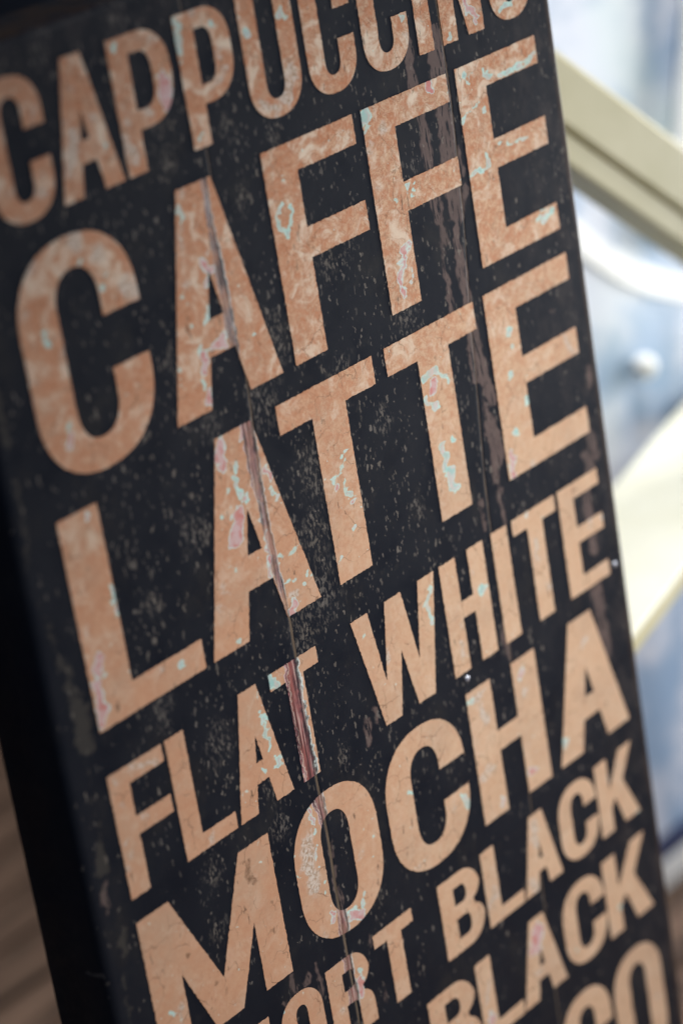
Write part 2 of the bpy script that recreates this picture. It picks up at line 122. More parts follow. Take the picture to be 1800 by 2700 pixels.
def warp(P, amp=1.0):                         # ragged outlines for the wear marks
    Q = P.astype(float).copy()
    for k, a, th, p1, p2 in WAVES:
        u_ = (P[:, 0] * math.cos(th) + P[:, 1] * math.sin(th)) * k + p1 + 1.3 * np.sin(P[:, 1] * k * .61 + p2)
        Q[:, 0] += amp * a * np.sin(u_); Q[:, 1] += amp * a * np.cos(u_ * 1.17 + p2)
    return Q
def put_attr(me, name, vals):
    a = me.attributes.new(name, 'FLOAT', 'POINT'); a.data.foreach_set('value', np.asarray(vals, dtype=np.float32))

# ------------------------------------------------------------------ materials of the sign
def board_material():
    t = NT('black_worn_print')
    sp, br, sc, ed = t.attr('speck'), t.attr('brown'), t.attr('scuff'), t.attr('edge')
    big = t.noise(14, 4, 0.6); mid = t.noise(60, 4, 0.6, off=(3, 1, 0))
    base = t.mix(t.ramp(big, 0.35, 0.7), (0.0075, 0.0098, 0.0165), (0.0120, 0.0140, 0.0205))
    base = t.mix(t.ramp(mid, 0.60, 0.80, 0, 0.5), base, (0.030, 0.029, 0.029))
    # rubbed brown streaks, torn along the grain
    tear = t.noise(560, 4, 0.66, st=(1, 0.13, 1), dist=0.3); rag = t.noise(160, 3, 0.6, off=(7, 2, 0))
    bd = t.math('ADD', br, t.math('MULTIPLY_ADD', rag, 5.0, -1.7))
    bm_ = t.ramp(bd, -0.6, 1.4); hole = t.ramp(tear, 0.40, 0.47)
    bm_ = t.math('MULTIPLY', bm_, hole)
    bcol = t.mix(t.noise(90, 3, 0.6, off=(1, 5, 0)), (0.100, 0.071, 0.068), (0.160, 0.116, 0.104))
    base = t.mix(t.math('MULTIPLY', bm_, 0.93), base, bcol)
    haze = t.ramp(t.noise(26, 5, 0.68, st=(1, 0.7, 1), off=(12, 4, 0)), 0.50, 0.78, 0, 0.55)
    base = t.mix(haze, base, (0.034, 0.031, 0.029))
    # flecks: short strokes along the grain, two sizes, in drifts
    def flecks(scale, keep, off, r0, r1):
        warp = t.n('ShaderNodeVectorMath', {0: t.n('ShaderNodeTexNoise', {'Vector': t.coord(off=off), 'Scale': 330.0, 'Detail': 2.0}).outputs['Color'], 1: (0.0042, 0.0030, 0)}, operation='MULTIPLY').outputs[0]
        v = t.n('ShaderNodeVectorMath', {0: t.coord((1, 0.46, 1), off, 0.12), 1: warp}, operation='ADD').outputs[0]
        vo = t.n('ShaderNodeTexVoronoi', {'Vector': v, 'Scale': scale, 'Randomness': 1.0}, voronoi_dimensions='2D')
        rnd = t.n('ShaderNodeSeparateColor', {0: vo.outputs['Color']})
        on = t.math('LESS_THAN', rnd.outputs[0], t.math('MULTIPLY', keep, sp))
        rad = t.math('MULTIPLY_ADD', rnd.outputs[1], r1 - r0, r0)
        dd = t.math('SUBTRACT', rad, vo.outputs['Distance'])
        return t.math('MULTIPLY', t.math('MULTIPLY', t.ramp(dd, 0.0, 0.10), on), t.math('MULTIPLY_ADD', rnd.outputs[2], 0.75, 0.25))
    f1 = flecks(520, 0.42, (0.3, 0.2, 0), 0.10, 0.42); f2 = flecks(300, 0.26, (1.3, 0.7, 0), 0.08, 0.36)
    # drifts of torn grain where the flecks crowd together
    dr = t.math('MULTIPLY', t.ramp(t.noise(520, 4, 0.65, st=(1, 0.42, 1), off=(4, 9, 0), rot=0.1, dist=0.4), 0.50, 0.62), t.ramp(t.math('ADD', sp, t.math('MULTIPLY_ADD', mid, 1.1, -0.55)), 0.62, 1.15))
    fl = t.math('MAXIMUM', t.math('MAXIMUM', f1, f2), t.math('MULTIPLY', dr, 0.8))
    fcol = t.mix(t.noise(45, 2, 0.5, off=(2, 8, 0)), (0.215, 0.178, 0.138), (0.205, 0.190, 0.182))
    base = t.mix(t.math('MULTIPLY', fl, 0.70), base, fcol)
    # scuffed line near the rounded edge
    sd = t.math('ADD', sc, t.math('MULTIPLY_ADD', t.noise(210, 4, 0.65, off=(5, 5, 0)), 13.0, -7.2))
    base = t.mix(t.math('MULTIPLY', t.ramp(sd, -0.8, 2.6), 0.40), base, (0.100, 0.088, 0.072))
    # broken brown-grey tone, stronger toward the right and top edges
    sm = t.math('MULTIPLY', ed, t.ramp(t.noise(75, 5, 0.66, st=(1, 0.55, 1), off=(8, 3, 0)), 0.42, 0.72))
    base = t.mix(t.math('MULTIPLY', sm, 0.5), base, (0.066, 0.055, 0.054))
    rim = t.attr('rim')
    base = t.mix(t.math('MULTIPLY', rim, t.ramp(t.noise(50, 4, 0.6, st=(1, 0.3, 1)), 0.3, 0.6)), base, (0.055, 0.029, 0.016))
    rough = t.ramp(t.noise(40, 5, 0.65), 0.3, 0.7, 0.38, 0.62)
    return t.done(base, rough, 0.14, t.math('MULTIPLY_ADD', fl, -0.6, t.noise(1400, 2, 0.5)), 0.12, 0.0003)

def letter_material():
    t = NT('peach_worn_print')
    ice, pnk, pal, stk, stw, up_ = (t.attr(a) for a in ('ice', 'pink', 'pale', 'streak', 'streak_on', 'upper'))
    warm = t.attr('warm')
    n1 = t.noise(38, 4, 0.6); n2 = t.noise(170, 4, 0.62, off=(2, 3, 0), dist=0.5); n3 = t.noise(520, 3, 0.6, off=(9, 1, 0), dist=0.6)
    tan = t.mix(n1, (0.600, 0.395, 0.255), (0.690, 0.490, 0.338)); org = t.mix(n1, (0.530, 0.275, 0.163), (0.635, 0.375, 0.240))
    base = t.mix(t.ramp(t.math('ADD', warm, t.math('MULTIPLY_ADD', n2, 0.5, -0.25)), 0.1, 0.9), tan, org)
    dust = t.ramp(t.noise(22, 5, 0.66, off=(13, 3, 0)), 0.42, 0.70, 0, 0.55)
    base = t.mix(dust, base, t.mix(n2, (0.440, 0.300, 0.205), (0.560, 0.410, 0.300)))
    rg = lambda sc, off, wd: t.ramp(t.math('ABSOLUTE', t.math('SUBTRACT', t.noise(sc, 4, 0.6, off=off, dist=1.2), 0.5)), 0.0, wd, 1, 0)
    vein = t.math('MULTIPLY', t.math('MAXIMUM', rg(75, (11, 2, 0), 0.030), t.math('MULTIPLY', rg(190, (5, 12, 0), 0.05), 0.7)), t.math('MULTIPLY_ADD', up_, 0.65, 0.14))
    base = t.mix(vein, base, (0.360, 0.140, 0.070))
    # blotchy rust net, stronger toward the top of the sign
    net = t.math('MULTIPLY', t.ramp(t.math('MULTIPLY_ADD', n3, 0.5, t.math('MULTIPLY', n2, 0.6)), 0.47, 0.66), t.math('MULTIPLY_ADD', up_, 0.72, 0.16))
    base = t.mix(net, base, (0.500, 0.215, 0.115))
    lite = t.math('MULTIPLY', t.ramp(t.noise(64, 5, 0.68, off=(6, 6, 0), dist=0.7), 0.48, 0.68), t.math('MULTIPLY_ADD', up_, 0.78, 0.20))
    base = t.mix(lite, base, (0.740, 0.610, 0.480))
    # fine cracks and scratches
    cw = t.n('ShaderNodeVectorMath', {0: t.coord(), 1: t.n('ShaderNodeVectorMath', {0: t.n('ShaderNodeTexNoise', {'Vector': t.coord(), 'Scale': 120.0, 'Detail': 3.0}).outputs['Color'], 1: (0.012, 0.012, 0)}, operation='MULTIPLY').outputs[0]}, operation='ADD').outputs[0]
    vo = t.n('ShaderNodeTexVoronoi', {'Vector': cw, 'Scale': 62.0}, feature='DISTANCE_TO_EDGE', voronoi_dimensions='2D')
    ck = t.math('MULTIPLY', t.ramp(vo.outputs['Distance'], 0.0, 0.032, 1, 0), t.ramp(t.noise(45, 3, 0.6, off=(3, 7, 0)), 0.44, 0.62))
    base = t.mix(t.math('MULTIPLY', ck, 0.72), base, (0.200, 0.110, 0.065))
    sc_ = t.math('MULTIPLY', t.ramp(t.noise(330, 3, 0.6, st=(1, 0.28, 1), off=(2, 9, 0), rot=0.7, dist=0.5), 0.62, 0.68), t.ramp(t.noise(34, 3, 0.6, off=(4, 4, 0)), 0.50, 0.62))
    base = t.mix(t.math('MULTIPLY', sc_, 0.75), base, (0.110, 0.075, 0.050))
    # pale bleached spots
    wob = t.math('MULTIPLY_ADD', t.noise(260, 3, 0.6, off=(1, 4, 0)), 4.4, -2.2); wob2 = t.math('MULTIPLY_ADD', t.noise(300, 4, 0.68, off=(5, 4, 0)), 4.4, -2.3); part = t.ramp(t.noise(70, 2, 0.5, off=(3, 3, 0)), 0.38, 0.60)
    pd = t.math('ADD', pal, t.math('MULTIPLY', wob, 1.5))
    pcol = t.mix(t.ramp(n3, 0.36, 0.58), (0.380, 0.270, 0.190), (0.660, 0.590, 0.520))
    base = t.mix(t.math('MULTIPLY', t.ramp(pd, -1.4, 2.6), t.ramp(n2, 0.3, 0.6, 0.45, 0.9)), base, pcol)
    spk = t.math('MULTIPLY', t.ramp(t.noise(230, 2, 0.5, off=(7, 7, 0)), 0.715, 0.75), 0.8)
    base = t.mix(spk, base, (0.620, 0.700, 0.610))
    tn = t.math('ADD', t.attr('stain'), t.math('MULTIPLY_ADD', t.noise(380, 4, 0.7, off=(1, 1, 0)), 7.0, -4.2))
    base = t.mix(t.math('MULTIPLY', t.ramp(tn, -0.3, 1.4), t.ramp(n3, 0.35, 0.65, 0.85, 0.35)), base, (0.170, 0.095, 0.055))
    # peeled patches: pale rim with a different inside
    idd = t.math('ADD', ice, wob2)
    icin = t.mix(t.ramp(n2, 0.35, 0.65), (0.340, 0.560, 0.530), (0.620, 0.560, 0.540))
    base = t.mix(t.math('MULTIPLY', t.ramp(idd, -0.5, 0.25), t.math('MULTIPLY_ADD', part, 0.25, 0.75)), base, t.mix(t.ramp(idd, 0.2, 1.1), (0.500, 0.740, 0.680), icin))
    qd = t.math('ADD', pnk, wob2)
    pkin = t.mix(t.ramp(n2, 0.38, 0.66), (0.600, 0.430, 0.430), (0.560, 0.230, 0.210))
    base = t.mix(t.math('MULTIPLY', t.ramp(qd, -0.5, 0.25), t.math('MULTIPLY_ADD', part, 0.15, 0.85)), base, t.mix(t.ramp(qd, 0.2, 1.1), (0.560, 0.690, 0.650), pkin))
    # the long split that follows the plank joint
    ss = t.math('ADD', stk, t.math('MULTIPLY_ADD', t.noise(190, 3, 0.6, off=(8, 8, 0)), 1.3, -0.65))
    cr = t.n('ShaderNodeValToRGB', {0: t.ramp(ss, -1.5, 1.5, 0, 1, smooth=False)}); e = cr.color_ramp.elements
    stops = [(0.17, (0.62, 0.52, 0.50)), (0.22, (0.46, 0.20, 0.20)), (0.27, (0.10, 0.045, 0.055)), (0.31, (0.58, 0.42, 0.36)), (0.36, (0.30, 0.105, 0.09)), (0.56, (0.27, 0.10, 0.10)), (0.68, (0.050, 0.030, 0.038)), (0.76, (0.16, 0.16, 0.15)), (0.80, (0.62, 0.70, 0.68)), (0.84, (0.70, 0.66, 0.60))]
    while len(e) > 1: e.remove(e[0])
    e[0].position = stops[0][0]; e[0].color = (*stops[0][1], 1)
    for p, c in stops[1:]:
        q = e.new(p); q.color = (*c, 1)
    on = t.math('MULTIPLY', stw, t.math('MULTIPLY', t.ramp(ss, -1.08, -0.98), t.ramp(ss, 0.98, 1.08, 1, 0)))
    red = t.attr('red')
    lines = t.noise(620, 3, 0.6, st=(1, 0.05, 1), off=(4, 2, 0))
    strp = t.mix(t.ramp(lines, 0.40, 0.50), t.mix(0.75, cr.outputs[0], (0.035, 0.022, 0.026)), t.mix(t.ramp(lines, 0.54, 0.64, 0, 0.65), cr.outputs[0], (0.56, 0.40, 0.36)))
    grey = t.n('ShaderNodeHueSaturation', {'Saturation': t.math('MULTIPLY_ADD', red, 0.75, 0.25), 'Value': t.math('MULTIPLY_ADD', red, 0.05, 0.95), 'Color': strp}).outputs[0]
    keep = t.math('MAXIMUM', t.ramp(t.noise(110, 4, 0.65, st=(1, 0.35, 1), off=(2, 6, 0)), 0.36, 0.58), red)
    base = t.mix(t.math('MULTIPLY', on, t.math('MULTIPLY_ADD', keep, 0.75, 0.25)), base, grey)
    return t.done(base, t.ramp(n2, 0.3, 0.7, 0.5, 0.65), 0.12, t.noise(1300, 2, 0.5), 0.10, 0.0002)

def plain(name, a, b, scale=40, rough=0.6, st=(1, 1, 1), spec=0.4, bstr=0.15):
    t = NT(name); n = t.noise(scale, 5, 0.6, st=st)
    return t.done(t.mix(t.ramp(n, 0.3, 0.7), a, b), rough, spec, n, bstr, 0.001)

M_BOARD, M_LETTER = board_material(), letter_material()
M_SEAM = plain('raw_timber', (0.080, 0.055, 0.036), (0.150, 0.110, 0.078), 300, 0.8, (1, 0.1, 1))
M_STEEL = plain('nail_steel', (0.62, 0.64, 0.74), (0.72, 0.74, 0.82), 400, 0.25); M_STEEL.node_tree.nodes['Principled BSDF'].inputs['Metallic'].default_value = 0.6

# ------------------------------------------------------------------ setting: floor, walls
floor_o = link('floor', box('floor', -2.5, 4.0, -2.0, 3.2, -0.06, -0.012, 0), plain('floor_underlay', (0.03, 0.022, 0.018), (0.05, 0.036, 0.03), 20), kind='structure')
m_fl = plain('brown_floorboard', (0.070, 0.038, 0.022), (0.390, 0.240, 0.160), 8, 0.55, (0.35, 5, 1))
rnd = random.Random(4)
for i in range(46):
    y0 = -0.9 + i * 0.068
    link('floor_board', box('floor_board', -1.6 + rnd.uniform(-.2, .2), 3.6, y0, y0 + 0.062, -0.0125, rnd.uniform(-0.0012, 0.0), 0.0015), m_fl, floor_o)
link('back_wall', box('back_wall', -2.5, 4.0, 2.6, 2.7, -0.05, 2.6, 0), plain('dark_wall_paint', (0.05, 0.05, 0.058), (0.075, 0.075, 0.085), 12), kind='structure')
tw = NT('pale_blue_wall_paint')
wn = tw.noise(13, 4, 0.6, off=(0.4, 0, 0.33)); wn2 = tw.noise(5.0, 2, 0.5, off=(3.1, 0, 1.2))
wc = tw.mix(tw.ramp(wn, 0.36, 0.60), (0.240, 0.350, 0.510), (0.570, 0.605, 0.690)); wc = tw.mix(tw.ramp(wn2, 0.55, 0.72, 0, 0.45), wc, (0.560, 0.690, 0.640))
M_WALL = tw.done(wc, 0.45, 0.4)
wall_o = link('side_wall', box('side_wall', 0.30, 2.6, 0.27, 0.33, 0.0, 1.9, 0), M_WALL, kind='structure')
M_WHITE = plain('white_gloss_paint', (0.78, 0.78, 0.76), (0.86, 0.86, 0.84), 20, 0.35)
link('skirting_board', box('skirting_board', 0.30, 2.6, 0.256, 0.2695, 0.001, 0.022, 0.001), M_WHITE, wall_o)
link('navy_stripe', box('navy_stripe', 0.30, 2.6, 0.261, 0.2695, 0.0225, 0.037, 0.001), plain('navy_paint', (0.008, 0.016, 0.070), (0.012, 0.022, 0.090), 30), wall_o)

# ------------------------------------------------------------------ the sign: planks
sign = bpy.data.objects.new('menu_sign', None); COL.objects.link(sign); sign.location = (0, 0, H0); sign.rotation_euler = (math.pi / 2, 0, 0)
sign['label'] = 'tall worn black wooden coffee menu sign with peach capital lettering'; sign['category'] = 'sign'
XL, XR, YT, YB, TH = -197.7, 280.3, 262.0, -641.5, 42.0
def curve(tab): return lambda y: lut(tab, y)
rj = np.random.RandomState(3)
jit_y = np.arange(-620, 270, 3.0); jit1 = np.convolve(rj.randn(len(jit_y)), np.ones(4) / 4, 'same') * 0.16; jit2 = np.convolve(rj.randn(len(jit_y)), np.ones(4) / 4, 'same') * 0.16
gap1 = lambda y: np.interp(y, [-614, -330, -262, -190, -175, -105, -82, -30, 30, 60, 170, 262], [.5, .6, 1.0, .9, .8, .9, .85, .5, .5, .45, .4, .4])
gap2 = lambda y: np.interp(y, [-614, -340, -180, -60, 20, 150, 262], [.4, .5, .35, .35, .2, .3, .25])
def plank(left, right, lr, rr):
    ys = np.concatenate([[YT, YT - .35, YT - 1.2, YT - 2.4, YT - 4.0], np.arange(YT - 6.5, YB, -3.0), [YB]])
    nx = int(round((right(0.0) - left(0.0)) / 1.6))
    def prof(r, n):                       # rounding: inset, drop
        return [(r * (1 - math.cos(a)), r * (1 - math.sin(a))) for a in np.linspace(0, math.pi / 2, n)]
    lp, rp = prof(lr, 7 if lr > 2 else 3), prof(rr, 5 if rr > 1 else 3)
    V, NXR = [], None
    for y in ys:
        a, b = left(y), right(y); tdrop = 0.0
        if YT - y < 4.0: tdrop = 4.0 - math.sqrt(max(0, 16 - (4.0 - (YT - y)) ** 2))
        row = [(a, -TH)] + [(a + i, -d) for i, d in lp] + [(x, 0.0) for x in np.linspace(a + lr, b - rr, nx)[1:-1]] + [(b - i, -d) for i, d in rp[::-1]] + [(b, -TH)]
        NXR = len(row)
        V += [(x, y, max(z - tdrop, -TH)) for x, z in row]
    F = []
    for j in range(len(ys) - 1):
        for i in range(NXR):
            k = (i + 1) % NXR; F.append((j * NXR + i, (j + 1) * NXR + i, (j + 1) * NXR + k, j * NXR + k))
    F.append(tuple(range(NXR))); F.append(tuple(range((len(ys) - 1) * NXR, len(ys) * NXR))[::-1])
    V = np.array(V); me = mesh('plank', V / 1000.0, F, smooth=True)
    for p in me.polygons[-2:]: p.use_smooth = False
    P = V[:, :2]
    base = np.interp(P[:, 0], [-198, -170, -120, -60, 0, 60, 150, 200, 281], [.10, .24, .38, .48, .60, .58, .42, .26, .18]) * np.interp(P[:, 1], [-614, -330, -220, -120, 0, 120, 200, 262], [.35, .42, .62, .85, 1.0, .95, .6, .5])
    cl = np.zeros(len(P))
    for x, y, r in CLUSTER: cl = np.maximum(cl, np.exp(-(((P[:, 0] - x) / r) ** 2 + ((P[:, 1] - y) / (r * 1.35)) ** 2)))
    front = V[:, 2] > -8
    put_attr(me, 'speck', (base + 0.75 * cl) * front); put_attr(me, 'brown', np.where(front, capsules(warp(P, .5), BROWN), -9)); put_attr(me, 'scuff', np.where(front, capsules(warp(P, .5), SCUFF), -9))
    put_attr(me, 'edge', front * np.clip(np.maximum(np.interp(P[:, 0], [160, 225, 262, 275], [0, .35, .95, 1.0]) * np.interp(P[:, 1], [-614, 262], [1, 1]), np.interp(P[:, 1], [215, 250], [0, .8])), 0, 1))
    put_attr(me, 'rim', np.interp(P[:, 0], [274, 279], [0, 1]) + (V[:, 2] < -1.5) * (P[:, 1] > YT - 3))
    return link('plank', me, M_BOARD, sign)
s1l = lambda y: curve(SEAM1)(y) + np.interp(y, jit_y, jit1) - gap1(y); s1r = lambda y: curve(SEAM1)(y) + np.interp(y, jit_y, jit2) + gap1(y)
s2l = lambda y: curve(SEAM2)(y) + np.interp(y, jit_y, jit2) - gap2(y); s2r = lambda y: curve(SEAM2)(y) + np.interp(y, jit_y, jit1) + gap2(y)
plank(lambda y: XL, s1l, 5.0, 0.25); plank(s1r, s2l, 0.25, 0.25); plank(s2r, lambda y: XR, 0.25, 2.2)
for nm, tab, w in (('joint_strip', SEAM1, 1.7), ('joint_strip', SEAM2, 1.5)):
    ys = np.arange(YT - 6, YB, -6.0); V, F = [], []
    for y in ys:
        c = lut(tab, y); V += [(c - w, y, -0.12), (c + w, y, -0.12), (c + w, y, -6), (c - w, y, -6)]
    for j in range(len(ys) - 1):
        for i in range(4): F.append((j * 4 + i, (j + 1) * 4 + i, (j + 1) * 4 + (i + 1) % 4, j * 4 + (i + 1) % 4))
    F += [(0, 1, 2, 3), tuple(len(V) - 1 - i for i in range(4))]
    link(nm, mesh(nm, np.array(V) / 1000.0, F), M_SEAM, sign)

# ------------------------------------------------------------------ the sign: lettering
def arc(cx, cy, rx, ry, a0, a1, n=14, e=2.25):
    out = []
    for a in np.linspace(math.radians(a0), math.radians(a1), n):
        c, s = math.cos(a), math.sin(a)
        out.append((cx + rx * math.copysign(abs(c) ** (2 / e), c), cy + ry * math.copysign(abs(s) ** (2 / e), s)))
    return out
def g_E(x0, x1, y0, y1, s, a, m=(0.447, 0.59)):
    h = y1 - y0; m0, m1 = y0 + m[0] * h, y0 + m[1] * h
    return [[(x0, y0), (x1, y0), (x1, y0 + a), (x0 + s, y0 + a), (x0 + s, m0), (x1, m0), (x1, m1), (x0 + s, m1), (x0 + s, y1 - a), (x1, y1 - a), (x1, y1), (x0, y1)]]
def g_F(x0, x1, y0, y1, s, a, m=(0.447, 0.59)):
    h = y1 - y0; m0, m1 = y0 + m[0] * h, y0 + m[1] * h
    return [[(x0, y0), (x0 + s, y0), (x0 + s, m0), (x1, m0), (x1, m1), (x0 + s, m1), (x0 + s, y1 - a), (x1, y1 - a), (x1, y1), (x0, y1)]]
def g_L(x0, x1, y0, y1, s, a): return [[(x0, y0), (x1, y0), (x1, y0 + a), (x0 + s, y0 + a), (x0 + s, y1), (x0, y1)]]
def g_T(x0, x1, y0, y1, s, a):
    c = (x0 + x1) / 2; return [[(c - s / 2, y0), (c + s / 2, y0), (c + s / 2, y1 - a), (x1, y1 - a), (x1, y1), (x0, y1), (x0, y1 - a), (c - s / 2, y1 - a)]]
def g_I(x0, x1, y0, y1, s, a): return [[(x0, y0), (x1, y0), (x1, y1), (x0, y1)]]
def g_H(x0, x1, y0, y1, s, a, m=(0.455, 0.60)):
    h = y1 - y0; m0, m1 = y0 + m[0] * h, y0 + m[1] * h
    return [[(x0, y0), (x0 + s, y0), (x0 + s, m0), (x1 - s, m0), (x1 - s, y0), (x1, y0), (x1, y1), (x1 - s, y1), (x1 - s, m1), (x0 + s, m1), (x0 + s, y1), (x0, y1)]]
def g_N(x0, x1, y0, y1, s, a):
    h = y1 - y0
    return [[(x0, y0), (x0 + s, y0), (x0 + s, y0 + .60 * h), (x1 - s * 1.05, y0), (x1, y0), (x1, y1), (x1 - s, y1), (x1 - s, y0 + .40 * h), (x0 + s * 1.05, y1), (x0, y1)]]
def g_A(x0, x1, y0, y1, s, a, tw=None):
    h = y1 - y0; tw = tw or s; c = (x0 + x1) / 2; li = x0 + s; ri = x1 - s; ya = y0 + .614 * h
    fx = lambda p, y: p + (c - p) * (y - y0) / (ya - y0); b0, b1 = y0 + .228 * h, y0 + .392 * h
    return [[(x0, y0), (li, y0), (fx(li, b0), b0), (fx(ri, b0), b0), (ri, y0), (x1, y0), (c + tw / 2, y1), (c - tw / 2, y1)], [(fx(li, b1), b1), (fx(ri, b1), b1), (c, ya)]]
def g_W(x0, x1, y0, y1, s, a):
    w = x1 - x0; h = y1 - y0; X = lambda f: x0 + f * w; Y = lambda f: y0 + f * h
    return [[(X(.207), y0), (X(.398), y0), (X(.504), Y(.532)), (X(.609), y0), (X(.81), y0), (x1, y1), (X(.802), y1), (X(.694), Y(.365)), (X(.593), y1), (X(.40), y1), (X(.292), Y(.350)), (X(.195), y1), (x0, y1)]]
def g_M(x0, x1, y0, y1, s, a):
    w = x1 - x0; h = y1 - y0; X = lambda f: x0 + f * w; Y = lambda f: y0 + f * h
    return [[(x0, y0), (X(.222), y0), (X(.226), Y(.503)), (X(.400), y0), (X(.605), y0), (X(.787), Y(.497)), (X(.787), y0), (x1, y0), (x1, y1), (X(.766), y1), (X(.506), Y(.29)), (X(.232), y1), (x0, y1)]]
def g_K(x0, x1, y0, y1, s, a):
    w = x1 - x0; h = y1 - y0; X = lambda f: x0 + f * w; Y = lambda f: y0 + f * h
    return [[(x0, y0), (x0 + s, y0), (x0 + s, Y(.30)), (X(.43), Y(.42)), (x1 - s * 1.22, y0), (x1, y0), (X(.66), Y(.585)), (x1 - 1, y1), (x1 - s * 1.12, y1), (x0 + s, Y(.56)), (x0 + s, y1), (x0, y1)]]
def g_C(x0, x1, y0, y1, s, a, t=(0.388, 0.622)):
    o = (y1 - y0) * .013; h = y1 - y0; c = (x0 + x1) / 2; R = (x1 - x0) / 2; ri = R - s; Ro = R * 0.98; rj_ = ri * 1.25; yt, yb = y0 + t[1] * h, y0 + t[0] * h; b, u = y0 - o, y1 + o
    return [[(x1, yt)] + arc(c, u - Ro, R, Ro, 0, 180, 30) + arc(c, b + Ro, R, Ro, 180, 360, 30) + [(x1, yb), (x1 - s, yb)] + arc(c, b + a + rj_, ri, rj_, 360, 180, 22) + arc(c, u - a - rj_, ri, rj_, 180, 0, 22) + [(x1 - s, yt)]]
def g_O(x0, x1, y0, y1, s, a):
    o = (y1 - y0) * .013; c = (x0 + x1) / 2; R = (x1 - x0) / 2; ri = R - s; Ro = R * 0.98; rj_ = ri * 1.25; b, u = y0 - o, y1 + o
    return [arc(c, u - Ro, R, Ro, 0, 180, 30) + arc(c, b + Ro, R, Ro, 180, 360, 30), arc(c, u - a - rj_, ri, rj_, 0, 180, 22) + arc(c, b + a + rj_, ri, rj_, 180, 360, 22)]
def g_G(x0, x1, y0, y1, s, a):
    g = g_C(x0, x1, y0, y1, s, a)[0]; h = y1 - y0; k = [i for i, p in enumerate(g) if abs(p[1] - (y0 + .388 * h)) < 1e-6]
    i = k[0]; return [g[:i] + [(x1, y0 + .54 * h), ((x0 + x1) / 2, y0 + .54 * h), ((x0 + x1) / 2, y0 + .40 * h), (x1 - s, y0 + .40 * h)] + g[i + 2:]]
def g_U(x0, x1, y0, y1, s, a):
    o = (y1 - y0) * .013; c = (x0 + x1) / 2; R = (x1 - x0) / 2; ri = R - s; rj_ = ri * 1.25; b = y0 - o
    return [[(x1, y1), (x1 - s, y1)] + arc(c, b + a + rj_, ri, rj_, 360, 180, 20) + [(x0 + s, y1), (x0, y1)] + arc(c, b + R, R, R, 180, 360, 30)]
def g_P(x0, x1, y0, y1, s, a, mf=.30):
    h = y1 - y0; m = y0 + mf * h; R = (x1 - x0) * .52; r = max(R - s, 2.0) ; rv = r * 1.3
    return [[(x0, y0), (x0 + s, y0), (x0 + s, m)] + arc(x1 - R, m + R, R, R, 270, 360) + arc(x1 - R, y1 - R, R, R, 0, 90) + [(x0, y1)],
            [(x0 + s, m + a)] + arc(x1 - s - r, m + a + rv, r, rv, 270, 360, 10) + arc(x1 - s - r, y1 - a - rv, r, rv, 0, 90, 10) + [(x0 + s, y1 - a)]]
def g_R(x0, x1, y0, y1, s, a):
    h = y1 - y0; m0, m1 = y0 + .42 * h, y0 + .60 * h; R = (x1 - x0) * .46; r = max(R - s, 1.5); n = y0 + .505 * h
    return [[(x0, y0), (x0 + s, y0), (x0 + s, m0)] + arc(x1 - s - r, m0 - r, r, r, 90, 0, 8) + [(x1 - s, y0), (x1, y0)] + arc(x1 - R * .7, n - 1.2 - R * .7, R * .7, R * .7, 0, 70, 8) + arc(x1 - .6 - R * .7, n + 1.2 + R * .7, R * .7, R * .7, 290, 360, 8) + arc(x1 - .6 - R, y1 - R, R, R, 0, 90) + [(x0, y1)],
            [(x0 + s, m1)] + arc(x1 - .6 - s - r, m1 + r, r, r, 270, 360, 8) + arc(x1 - .6 - s - r, y1 - a - r * 1.4, r, r * 1.4, 0, 90, 8) + [(x0 + s, y1 - a)]]
def g_B(x0, x1, y0, y1, s, a):
    h = y1 - y0; n = y0 + .515 * h; R = (x1 - x0) * .46; r = max(R - s, 1.5); q = R * .7; m0, m1 = y0 + .43 * h, y0 + .60 * h
    return [[(x0, y0)] + arc(x1 - R, y0 + R, R, R, 270, 360) + arc(x1 - q, n - 1.2 - q, q, q, 0, 70, 8) + arc(x1 - 1 - q, n + 1.2 + q, q, q, 290, 360, 8) + arc(x1 - 1 - R, y1 - R, R, R, 0, 90) + [(x0, y1)],
            [(x0 + s, m1)] + arc(x1 - 1 - s - r, m1 + r, r, r, 270, 360, 8) + arc(x1 - 1 - s - r, y1 - a - r * 1.3, r, r * 1.3, 0, 90, 8) + [(x0 + s, y1 - a)],
            [(x0 + s, y0 + a)] + arc(x1 - s - r, y0 + a + r * 1.3, r, r * 1.3, 270, 360, 8) + arc(x1 - s - r, m0 - r, r, r, 0, 90, 8) + [(x0 + s, m0)]]
def g_S(x0, x1, y0, y1, s, a):
    h = y1 - y0; c = (x0 + x1) / 2; R = (x1 - x0) / 2; r = R - s; m = (y0 + y1) / 2
    return [[(x1, y1 - .34 * h)] + arc(c, y1 - R, R, R, 0, 180, 20) + [(x0, m + .12 * h), (x0 + .15 * R, m + .02 * h), (x1 - s, m - .12 * h)] + arc(c, y0 + a + r, r, r, 360, 180, 12) + [(x0 + s, y0 + .34 * h), (x0, y0 + .34 * h)] + arc(c, y0 + R, R, R, 180, 360, 20) + [(x1, m - .10 * h), (x1 - .15 * R, m), (x0 + s, m + .14 * h)] + arc(c, y1 - a - r, r, r, 180, 0, 12) + [(x1 - s, y1 - .34 * h)]]

